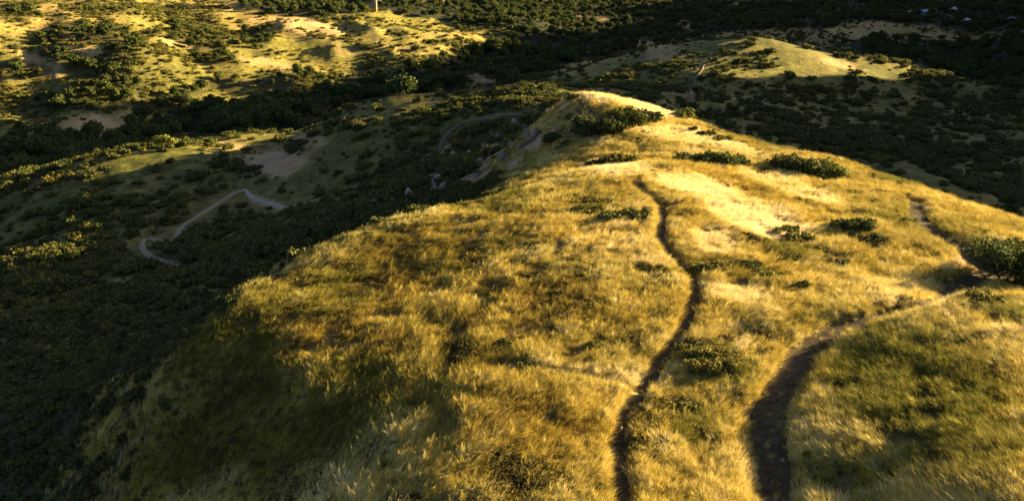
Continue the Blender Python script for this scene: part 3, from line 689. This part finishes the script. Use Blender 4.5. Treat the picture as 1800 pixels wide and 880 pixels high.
ZONES = [ # (test, label, group)
 (lambda x, y: (y < 262) & (x < 330) & (y > 205), 'dark round oak in the {} of the wood left of the green knoll', 'oaks, {} of the shaded wood left of the green knoll'),
 (lambda x, y: (y >= 262) & (x < 330), 'black looking oak in the {} of the wood edge below the green knoll', 'oaks, {} of the wood edge below the green knoll'),
 (lambda x, y: (x >= 330) & (x < 460) & (y > 180), 'dark oak in the {} of the wood behind the green knoll', 'oaks, {} of the wood behind the green knoll'),
 (lambda x, y: (x >= 460) & (x < 640) & (y > 165), 'dark oak in the {} of the wood between lit hillside and middle spur', 'oaks, {} of the wood between lit hillside and middle spur'),
 (lambda x, y: (x >= 640) & (x < 900) & (y > 95), 'dark oak in the {} of the trees ringing the pale valley meadow', 'oaks, {} of the trees ringing the valley meadow'),
 (lambda x, y: (x < 130) & (y > 140), 'sunlit oak in the {} of the clump below the far left hillside', 'oaks, {} of the far left hill foot clump'),
 (lambda x, y: (x >= 130) & (x < 320) & (y > 140), 'sunlit oak in the {} of the gully clump on the lit hillside', 'oaks, {} of the hill foot gully clump'),
 (lambda x, y: (x >= 320) & (x < 700) & (y > 125), 'sunlit oak in the {} of the tree line above the valley shadow', 'oaks, {} of the tree line above the valley shadow'),
 (lambda x, y: (x < 140) & (y <= 140), 'oak in the {} of the trees high on the far left hillside', 'oaks, {} of the trees high on the far left hillside'),
 (lambda x, y: (x >= 140) & (x < 280) & (y <= 140), 'oak in the {} of the dark gully high on the lit hillside', 'oaks, {} of the high gully'),
 (lambda x, y: (x >= 280) & (x < 430) & (y <= 140), 'oak in the {} of the slope left of the bare patch', 'oaks, {} of the slope left of the bare patch'),
 (lambda x, y: (x >= 430) & (x < 660) & (y <= 140), 'oak in the {} of the trees around the bare sunlit patch', 'oaks, {} of the trees round the bare patch'),
 (lambda x, y: (x >= 660) & (x < 900), 'oak in the {} of the trees dotting the smooth golden hill', 'oaks, {} of the trees on the smooth golden hill'),
 (lambda x, y: (x >= 900) & (x < 1290), 'dark oak in the {} of the wide shaded wood behind the summit', 'oaks, {} of the wide wood behind the summit'),
 (lambda x, y: (x >= 1290), 'dark oak in the {} of the shaded woods beyond the lit knoll', 'oaks, {} of the woods beyond the lit knoll'),
]
zl = np.full(len(tx), len(ZONES) - 1)
for q in range(len(ZONES) - 1, -1, -1): zl[ZONES[q][0](tpx, tpy)] = q
where = part_of(zl, tpx, tpy, first)
for i in first:
    v = int(rng.integers(6)); lab, grp = [q_.format(where[i]) for q_ in ZONES[zl[i]][1:]]
    o = empty('oak_tree', (tx[i], ty[i], tz[i] - 0.3), tr_[i], (tsc[i], tsc[i], tsc[i] * (0.9 + 0.25 * random.random())))
    tag(o, lab, 'tree', grp)
    obj('crown', CROWNS[v], o); obj('trunk', TRUNKS[v], o)

def stuff_instances(name, P, rot, scl, var, sources, extra=None, label=None):
    """one ground-cover object: points on the ground, each carrying one of the source plants"""
    col = bpy.data.collections.new(name + '_plants')
    for m in sources: col.objects.link(bpy.data.objects.new(m.name, m))
    me = bpy.data.meshes.new(name); me.vertices.add(len(P)); me.vertices.foreach_set('co', np.asarray(P, np.float32).ravel())
    attr(me, 'rot', np.asarray(rot, np.float32), kind='FLOAT_VECTOR'); attr(me, 'scl', np.asarray(scl, np.float32), kind='FLOAT_VECTOR')
    attr(me, 'var', np.asarray(var, np.int32), kind='INT')
    for k_, d_ in (extra or {}).items(): attr(me, k_, np.asarray(d_, np.float32))
    o = obj(name, me); ng = bpy.data.node_groups.new(name, 'GeometryNodeTree')
    ng.interface.new_socket('Geometry', in_out='INPUT', socket_type='NodeSocketGeometry'); ng.interface.new_socket('Geometry', in_out='OUTPUT', socket_type='NodeSocketGeometry')
    gi = ng.nodes.new('NodeGroupInput'); go = ng.nodes.new('NodeGroupOutput'); ip = ng.nodes.new('GeometryNodeInstanceOnPoints')
    ci = ng.nodes.new('GeometryNodeCollectionInfo'); ci.inputs['Collection'].default_value = col; ci.inputs['Separate Children'].default_value = True; ci.inputs['Reset Children'].default_value = True
    def na(nm, ty):
        q = ng.nodes.new('GeometryNodeInputNamedAttribute'); q.data_type = ty; q.inputs['Name'].default_value = nm
        return [s_ for s_ in q.outputs if s_.enabled and s_.name == 'Attribute'][0]
    ln = ng.links.new
    ln(gi.outputs[0], ip.inputs['Points']); ln(ci.outputs[0], ip.inputs['Instance']); ip.inputs['Pick Instance'].default_value = True
    ln(na('var', 'INT'), ip.inputs['Instance Index'])
    e2r = ng.nodes.new('FunctionNodeEulerToRotation'); ln(na('rot', 'FLOAT_VECTOR'), e2r.inputs[0]); ln(e2r.outputs[0], ip.inputs['Rotation'])
    ln(na('scl', 'FLOAT_VECTOR'), ip.inputs['Scale']); ln(ip.outputs[0], go.inputs[0])
    md = o.modifiers.new('plants', 'NODES'); md.node_group = ng
    return tag(o, label, None, None, 'stuff')

P = np.stack([tx[rest], ty[rest], tz[rest] - 0.3], 1); m_ = len(P)
z0 = np.zeros(m_); s3 = np.stack([tsc[rest]] * 3, 1)
# crown and trunk of a far tree in one piece
FAR_TREES = []
for s in range(5):
    w_, h = [(8.5, 6.2), (7.2, 6.6), (9.6, 6.4), (7.8, 5.4), (6.4, 7.4)][s]
    V, F = leafy(560 + s, oak_lobes(580 + s, w_, h), 380, 1.05); FAR_TREES.append(mesh_from('far_oak', V, F, [M_oak]))
stuff_instances('woodland', P, np.stack([z0, z0, tr_[rest]], 1), s3, rng.integers(0, 5, m_), FAR_TREES, None, 'oak woodland filling the shaded valleys')

# scrub
sx, sy = scatter(85000, 24, 320, -R(42), R(42), 1.0); sx2, sy2 = scatter(165000, 320, 950, -R(40), R(40), 0.9)
sx = np.concatenate([sx, sx2]); sy = np.concatenate([sy, sy2])
sz = ground(sx, sy); c = cover(sx, sy, sz)
dens = np.clip(c['scrub'] * 0.95, 0, 1) * (1 - c['wood']) * (c['hill'] < 0.5)
dens = dens * (trail_dist(sx, sy, ['valley_trail', 'chalk_trail', 'spur_trail', 'ridge_trail', 'far_trail']) > 3.6)
dens = np.where((np.hypot(sx, sy) < 112) & (sx < 0), np.maximum(dens, 0.42 * (c['hill'] < 0.5) * (c['bare'] < 0.3) * (c['open'] < 0.2) * (trail_dist(sx, sy, ['valley_trail', 'chalk_trail', 'spur_trail']) > 3.6)), dens)
dens = dens * np.where((np.hypot(sx, sy) < 112) & (sx < 0), 1.0, 0.30 + 0.70 * sstep(-0.35, 0.2, fbm(sx / 13, sy / 13, 97, 3)))
k = rng.random(len(sx)) < dens; sx, sy, sz = sx[k], sy[k], sz[k]; sr = np.hypot(sx, sy)
hue = fbm(sx / 30, sy / 30, 91, 3)
ssc = (0.32 + 1.0 * rng.random(len(sx)) ** 2.6) * (0.75 + 0.25 * sstep(100, 300, sr)) * (1 + 0.35 * hue) * (0.42 + 0.58 * sstep(50, 110, sr))
srt = rng.random(len(sx)) * 6.283
spx, spy = project(sx, sy, sz + 0.6)
inview = (spx > -5) & (spx < 1805) & (spy > -5) & ~blocked(sx, sy, sz + 0.9)
order = np.argsort(-np.where(inview, ssc / sr, 0)); first = order[:240]; rest = order[240:]
SHR = []
for s in range(8):
    w_, h = [(3.2, 1.7), (2.6, 1.6), (3.8, 1.9), (2.4, 1.2), (3.0, 1.5), (4.2, 1.6), (2.6, 1.3), (3.4, 1.4)][s]
    V, F = leafy(700 + s, shrub_lobes(720 + s, w_, w_ * 0.9, h, 6), 240, 0.42); SHR.append(mesh_from('shrub_foliage', V, F, [M_shr if s < 4 else M_sage]))
SZ = [
 (lambda x, y, r: (x < 520) & (y > 480), 'dark low shrub in the {} of the slope left of the golden hill', 'shrubs, {} of the slope left of the golden hill'),
 (lambda x, y, r: (x < 420) & (y > 270), 'dark shrub in the {} of the left spur with the pale trail', 'shrubs, {} of the left spur'),
 (lambda x, y, r: (x >= 420) & (x < 700) & (y > 255), 'dark shrub in the {} of the shaded canyon beside the golden hill', 'shrubs, {} of the shaded canyon'),
 (lambda x, y, r: (x >= 700) & (x < 1010) & (y > 215), 'dark shrub in the {} of the rocky slope left of the summit', 'shrubs, {} of the rocky slope'),
 (lambda x, y, r: (x >= 420) & (x < 1010) & (y > 145), 'shrub in the {} of the middle spur ridge behind the rocks', 'shrubs, {} of the middle spur ridge'),
 (lambda x, y, r: (x < 900), 'small shrub in the {} of the far sunlit hillside', 'shrubs, {} of the far sunlit hillside'),
 (lambda x, y, r: (x >= 1010) & (y > 215), 'dark shrub in the {} of the hollow right of the golden ridge', 'shrubs, {} of the hollow right of the golden ridge'),
 (lambda x, y, r: (x >= 900), 'shrub in the {} of the lit knoll slopes behind the summit', 'shrubs, {} of the knoll behind the summit'),
]
zl = np.full(len(sx), 5)
for q in range(len(SZ) - 1, -1, -1): zl[SZ[q][0](spx, spy, sr)] = q
where = part_of(zl, spx, spy, first)
for i in first:
    v = int(rng.integers(8)) if zl[i] == 5 else int(rng.integers(4)); o = obj('shrub', SHR[v]); o.location = (sx[i], sy[i], sz[i] - 0.12); o.rotation_euler = (0, 0, srt[i]); o.scale = (ssc[i],) * 3
    tag(o, SZ[zl[i]][1].format(where[i]), 'shrub', SZ[zl[i]][2].format(where[i]))
m_ = len(rest); z0 = np.zeros(m_)
stuff_instances('scrub', np.stack([sx[rest], sy[rest], sz[rest] - 0.12], 1), np.stack([z0, z0, srt[rest]], 1), np.stack([ssc[rest]] * 3, 1), np.where(rng.random(m_) < np.where((sr[rest] > 300) & (spx[rest] < 920), 0.62, 0.12), rng.integers(4, 8, m_), rng.integers(0, 4, m_)), SHR, None, 'low scrub covering the slopes around the golden hill')
print('trees', len(tx), 'scrub', len(sx))

# ------------------------------------------------------------------ the tall slender tree at the top edge
x, y, z = ground_hit(661, 20, 300)
t = tag(empty('tall_tree', (x, y, z - 0.5)), 'tall slender tree with a bare pale trunk at the top edge, on the golden hill', 'tree')
V, F = join([tube([(0, 0, 0), (0.3, 0, 6), (0.1, 0.1, 13), (0.4, 0, 19)], [1.0, 0.8, 0.6, 0.3], 8), tube([(0.2, 0, 11), (2.0, 0.4, 14), (2.6, 0.6, 17)], [0.4, 0.25, 0.1]), tube([(0.2, 0, 12), (-1.8, -0.4, 15), (-2.4, 0, 18)], [0.4, 0.25, 0.1])])
obj('trunk', mesh_from('trunk', V, F, [plain('pale_bark', (0.34, 0.26, 0.18))], True), t)
V, F = leafy(950, [(0.3, 0, 19, 2.4, 2.2, 3.2), (2.4, 0.5, 16.5, 1.8, 1.6, 2.0), (-2.3, 0, 17.5, 1.8, 1.6, 2.2)], 500, 0.9); obj('crown', mesh_from('crown', V, F, [M_shr]), t)

# ------------------------------------------------------------------ rocks
def rock_mesh(seed, sx_, sy_, sz_):
    g = np.random.default_rng(seed); V, F = ICO2; V = V.copy()
    for _ in range(9):          # chop flat faces
        d = g.standard_normal(3); d /= np.linalg.norm(d); lim = 0.38 + 0.36 * g.random(); q = V @ d; V -= np.maximum(q - lim, 0)[:, None] * d
    V *= 1 + 0.05 * g.standard_normal((len(V), 1)); V *= (sx_, sy_, sz_)
    return mesh_from('rock', V, F, [M_rock])
def rock(seed, px, py, wpx, hpx, label, group=None, y0=60.0, depth=0.7):
    x, y, z = ground_hit(px, py, y0); dist = math.sqrt(x*x + y*y + z*z); w_ = wpx * dist / FPX / 2 * 0.95; h = hpx * dist / FPX * 0.95
    o = obj('rock', rock_mesh(seed, w_, w_ * depth, h * 0.62)); o.location = (x, y + w_ * 0.2, z + h * 0.25); o.rotation_euler = (0.15 * random.random(), 0.2 * (random.random() - 0.5), random.random() * 1.5)
    tag(o, label, 'rock', group)
ROCKS = [(722,352,34,32,'tall pale leaning rock at the lower left end of the rocky slope'),(767,330,26,34,'upright pale rock right of the tall leaning one'),(780,336,22,26,'small grey rock beside the upright pale one'),(655,368,20,22,'low rock lowest on the rocky slope'),(700,368,14,14,'small dark rock below the tall leaning one'),
 (928,254,30,20,'broad white outcrop rock left of the lone dark bush'),(942,240,26,20,'upper white outcrop rock above the broad one'),(915,262,22,14,'flat pale rock under the white outcrop'),(884,284,26,24,'blocky grey rock midway on the rocky slope'),(872,262,20,12,'flat grey rock above the blocky one'),(905,218,18,12,'pale rock at the top of the rocky slope'),(842,288,22,12,'long low rock in the middle of the rocky slope'),(800,292,20,10,'low pale rock above the upright rocks'),(838,312,18,9,'thin pale slab below the long low rock')]
for i, (px, py, wp, hp, lab) in enumerate(ROCKS): rock(i + 40, px, py, wp, hp, lab)
for i in range(120):
    f_ = random.random(); px = 955 - 300 * f_ + random.gauss(0, 16); py = 215 + 150 * f_ + random.gauss(0, 14)
    rock(100 + i, px, py, 6 + 13 * random.random() ** 2, 5 + 9 * random.random() ** 2, 'small pale rock strewn on the dark rocky slope left of the summit', 'small rocks strewn on the rocky slope')
rock(200, 524, 496, 9, 13, 'small whitish rock in the grass near the left rim of the golden hill', None, 20)
rock(201, 484, 489, 7, 5, 'tiny pale stone at the very left rim of the golden hill', None, 20)
rock(202, 1092, 758, 8, 14, 'pale stone in the footpath below its fork', None, 15, 0.9)

# ------------------------------------------------------------------ houses of the far valley
M_wall = [plain('house_wall_white', (0.42, 0.43, 0.43), 0.8, 0.06), plain('house_wall_tan', (0.48, 0.42, 0.34), 0.8, 0.06), plain('house_wall_teal', (0.20, 0.36, 0.36), 0.7, 0.06)]
M_roof = [plain('house_roof_grey', (0.22, 0.23, 0.25), 0.8), plain('house_roof_clay', (0.34, 0.20, 0.14), 0.8), plain('house_roof_pale', (0.28, 0.33, 0.34), 0.6, 0.1)]
M_glass, _nt, _b = new_mat('window_glass', 0.15, 0.5); _b.inputs['Base Color'].default_value = (0.05, 0.06, 0.08, 1)
M_frame = plain('window_frame_white', (0.75, 0.75, 0.73), 0.6, 0.04); M_door = plain('house_door', (0.16, 0.09, 0.05), 0.6)
def box(x0, x1, y0, y1, z0, z1):
    V = np.array([(x, y, z) for z in (z0, z1) for x, y in ((x0, y0), (x1, y0), (x1, y1), (x0, y1))], float)
    return V, np.array([[3, 2, 1, 0], [4, 5, 6, 7], [0, 1, 5, 4], [1, 2, 6, 5], [2, 3, 7, 6], [3, 0, 4, 7]])
def house(px, py, w_, d_, h, rz, wi, ri, label):
    x, y, z = ground_hit(px, py, 350); z = float(ground(x, y)); w_, d_, h = w_ * 0.8, d_ * 0.8, h * 0.85
    t = tag(empty('house', (x, y, z - 0.3), rz), label, 'house', 'houses in the shaded far valley')
    V = np.array([(-w_/2, -d_/2, -2), (w_/2, -d_/2, -2), (w_/2, d_/2, -2), (-w_/2, d_/2, -2), (-w_/2, -d_/2, h), (w_/2, -d_/2, h), (w_/2, d_/2, h), (-w_/2, d_/2, h), (-w_/2, 0, h + d_*0.24), (w_/2, 0, h + d_*0.24)], float)
    obj('wall', mesh_from('wall', V, [np.array([[0,1,5,4],[2,3,7,6]]), np.array([[1,2,6,9,5],[3,0,4,8,7]])], [M_wall[wi]]), t)
    e = 0.5; rs = d_*0.24; k_ = rs / (d_/2)
    RV = []
    for sgn in (-1, 1):
        for xx in (-w_/2 - e, w_/2 + e):
            RV += [(xx, sgn * (d_/2 + e), h - k_*e + 0.06), (xx, 0, h + rs + 0.06), (xx, sgn * (d_/2 + e), h - k_*e + 0.28), (xx, 0, h + rs + 0.28)]
    RV = np.array(RV); RF = []
    for o_ in (0, 8): RF += [[o_+2, o_+6, o_+7, o_+3], [o_, o_+1, o_+5, o_+4], [o_, o_+4, o_+6, o_+2], [o_, o_+2, o_+3, o_+1], [o_+4, o_+5, o_+7, o_+6]]
    rf = obj('roof', mesh_from('roof', RV, np.array(RF), [M_roof[ri]]), t)
    V, F = box(w_*0.2, w_*0.2 + 0.9, 0.4, 1.3, h, h + rs + 1.1); obj('chimney', mesh_from('chimney', V, F, [M_roof[1]]), rf)
    for sgn in (-1, 1):
        for u in (-0.32, 0.05, 0.32):
            V, F = box(u*w_ - 0.8, u*w_ + 0.8, sgn*(d_/2 + 0.03) - 0.06, sgn*(d_/2 + 0.03) + 0.06, 1.2, 2.7); wo = obj('window', mesh_from('window', V, F, [M_frame]), t)
            V, F = box(u*w_ - 0.65, u*w_ + 0.65, sgn*(d_/2 + 0.06) - 0.06, sgn*(d_/2 + 0.06) + 0.06, 1.35, 2.55); obj('pane', mesh_from('pane', V, F, [M_glass]), wo)
    V, F = box(-0.16*w_ - 0.5, -0.16*w_ + 0.5, -d_/2 - 0.08, -d_/2 + 0.02, 0.0, 2.3); obj('door', mesh_from('door', V, F, [M_door]), t)
for a in [
 (1598,27,9,7,3.0,0.2,1,1,'small tan house at the left end of the far row in the shaded valley'),
 (1616,26,10,7,3.4,-0.1,2,2,'teal walled house with pale roof in the middle of the far row'),
 (1625,25,8,7,3.2,0.3,0,2,'white house with pale roof touching the teal one in the far row'),
 (1637,25,9,7,3.2,0.1,0,0,'white house with grey roof at the right end of the far row'),
 (1675,23,8,6,4.5,0.7,0,2,'tall white house standing alone right of the far row'),
 (1674,35,9,7,3,0.2,1,1,'tan house below the tall white house'),
 (1697,40,8,6,3,0.5,1,2,'tan house with pale roof right of the pale track in the far valley'),
 (1748,42,10,8,3.4,0.1,2,2,'teal house with pale roof at the left of the right hand cluster'),
 (1767,41,9,7,3.2,-0.2,0,2,'white house in the middle of the right hand cluster'),
 (1776,38,8,6,3.2,0.3,0,0,'white house with grey roof at the right of the right hand cluster'),
 (1571,87,7,5,2.6,0.4,0,2,'small white house in dark trees nearest the pale meadow'),
 (868,20,9,7,3.2,0.2,1,1,'tan house half hidden in trees at the top centre')]: house(*a)

# ------------------------------------------------------------------ grass of the near hill
def tuft(seed, blades, h, spread, width, lean, droop):
    g = np.random.default_rng(seed); Vs, Fs, off = [], [], 0
    for k in range(blades):
        a = g.random() * 6.283; rr = spread * math.sqrt(g.random()); x, y = rr * math.cos(a), rr * math.sin(a)
        hh = h * (0.55 + 0.6 * g.random()); la = g.normal(0, 0.55)      # leaning mostly along +x
        ln = lean * (0.5 + 0.9 * g.random()); dx, dy = math.cos(la), math.sin(la)
        w_ = width * (0.7 + 0.7 * g.random()); fa = g.random() * 6.283; wx, wy = math.cos(fa) * w_, math.sin(fa) * w_
        for t_ in (0.0, 0.45, 0.8):
            q = ln * t_ + droop * t_ ** 3; px_, py_, pz = x + dx * hh * q, y + dy * hh * q, hh * t_ * (1 - 0.25 * droop * t_)
            k_ = 1.0 - 0.35 * t_; Vs += [(px_ - wx * k_, py_ - wy * k_, pz), (px_ + wx * k_, py_ + wy * k_, pz)]
        q = ln + droop; Vs += [(x + dx * hh * q, y + dy * hh * q, hh * (1 - 0.25 * droop))]
        o_ = off; Fs.append([[o_, o_+1, o_+3, o_+2], [o_+2, o_+3, o_+5, o_+4]]); off += 7
    Vs = np.array(Vs); Q = np.array(Fs).reshape(-1, 4); Tt = Q[1::2][:, [3, 2]]; Tt = np.concatenate([Tt, Tt[:, :1] + 2], 1)
    return mesh_from('grass_tuft', Vs, [Q, Tt], [M_gra])
TUFTS = [tuft(1, 22, 0.62, 0.24, 0.009, 0.45, 0.25), tuft(2, 22, 0.70, 0.26, 0.009, 0.55, 0.35), tuft(3, 20, 0.52, 0.28, 0.010, 0.35, 0.45), tuft(4, 24, 0.58, 0.30, 0.009, 0.7, 0.3), tuft(5, 18, 0.78, 0.2, 0.010, 0.4, 0.2)]
def forb(seed, k, w_, h):
    g = np.random.default_rng(seed); a = g.random(k) * 6.283; rr = w_ * np.sqrt(g.random(k)); zz = h * g.random(k) ** 0.8
    c_ = np.stack([rr * np.cos(a), rr * np.sin(a), zz + 0.04], 1); d = g.standard_normal((k, 3)); d[:, 2] += 0.6; d /= np.linalg.norm(d, axis=1)[:, None]
    e = np.cross(d, g.standard_normal((k, 3))); e /= np.linalg.norm(e, axis=1)[:, None]; f_ = np.cross(d, e); s_ = 0.035 + 0.06 * g.random((k, 1))
    V = np.stack([c_ - e * s_, c_ + f_ * s_ * 0.6, c_ + e * s_ * 1.3, c_ - f_ * s_ * 0.6], 1).reshape(-1, 3)
    return mesh_from('weed', V, np.arange(4 * k).reshape(k, 4), [M_weed])
M_weed = foliage_mat('weed_leaves', (0.030, 0.034, 0.010), (0.090, 0.080, 0.020), (0.12, 0.070, 0.02), 0.5)
TUFTS += [forb(20, 60, 0.30, 0.34), forb(21, 46, 0.24, 0.45)]
gxx, gyy = scatter(600000, 15, 128, -R(46), R(59), 1.45)
gzz = ground(gxx, gyy); c = cover(gxx, gyy, gzz)
td = trail_dist(gxx, gyy, ['footpath', 'dirt_track', 'side_trail', 'faint_trail', 'summit_trail', 'contour_trail'])
clm = fbm(gxx / 1.3, gyy / 1.3, 201, 3); clm2 = fbm(gxx / 4.5, gyy / 4.5, 207, 3)
bush = np.zeros(len(gxx), bool)
for bx_, by_, br_ in CLEAR: bush |= (gxx - bx_) ** 2 + (gyy - by_) ** 2 < br_ * br_
td = td + 0.62 * sstep(1465, 1510, c['px']) * (1 - sstep(1640, 1675, c['px'])) * (c['py'] > 520) * (c['py'] < 590) * rng.random(len(gxx))
keep = ~bush & (c['hill'] > 0.5) & (c['bare'] < 0.45) & ((td > 1.06) | ((td > 0.55) & (rng.random(len(gxx)) < 0.55 * (td - 0.5))) | ((td < 0.2) & (rng.random(len(gxx)) < 0.10))) & (rng.random(len(gxx)) < 0.72 + 1.1 * clm)
gxx, gyy, gzz, td, clm, clm2 = gxx[keep], gyy[keep], gzz[keep], td[keep], clm[keep], clm2[keep]
cc = {k_: v_[keep] for k_, v_ in c.items()}
print('tufts', len(gxx))
gs = (0.40 + 0.15 * clm + 0.11 * clm2 + 0.22 * rng.random(len(gxx))) * (1 + 0.35 * sstep(40, 115, cc['r'])) * (1 - 0.35 * cc['straw']) * np.where(td < 1.05, 0.5, np.where(td < 1.6, 0.8, 1.0))
gs = np.clip(gs, 0.25, 1.2)
ang = 0.35 + 1.1 * fbm(gxx / 11, gyy / 11, 211, 3) + 0.5 * fbm(gxx / 2.2, gyy / 2.2, 217, 2) + 0.6 * rng.standard_normal(len(gxx)) + 1.3 * sstep(1380, 1500, cc['px'])
tone = 0.58 + 0.28 * fbm(gxx / 6, gyy / 6, 221, 4) + 0.22 * clm + 0.55 * cc['straw'] - 0.22 * cc['rust_and_shade'] + 0.15 * rng.standard_normal(len(gxx))
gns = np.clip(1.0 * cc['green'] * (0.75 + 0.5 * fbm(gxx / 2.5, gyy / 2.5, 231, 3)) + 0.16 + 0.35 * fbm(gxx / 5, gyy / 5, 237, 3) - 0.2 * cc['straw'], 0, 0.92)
weed = rng.random(len(gxx)) < np.clip(0.02 + 0.9 * sstep(0.32, 0.7, fbm(gxx / 2.6, gyy / 2.6, 251, 3)) + 0.12 * cc['green'] + 0.25 * cc['rust_and_shade'] * sstep(0.0, 0.5, clm2), 0, 0.8) * (1 - cc['straw'])
z0 = np.zeros(len(gxx))
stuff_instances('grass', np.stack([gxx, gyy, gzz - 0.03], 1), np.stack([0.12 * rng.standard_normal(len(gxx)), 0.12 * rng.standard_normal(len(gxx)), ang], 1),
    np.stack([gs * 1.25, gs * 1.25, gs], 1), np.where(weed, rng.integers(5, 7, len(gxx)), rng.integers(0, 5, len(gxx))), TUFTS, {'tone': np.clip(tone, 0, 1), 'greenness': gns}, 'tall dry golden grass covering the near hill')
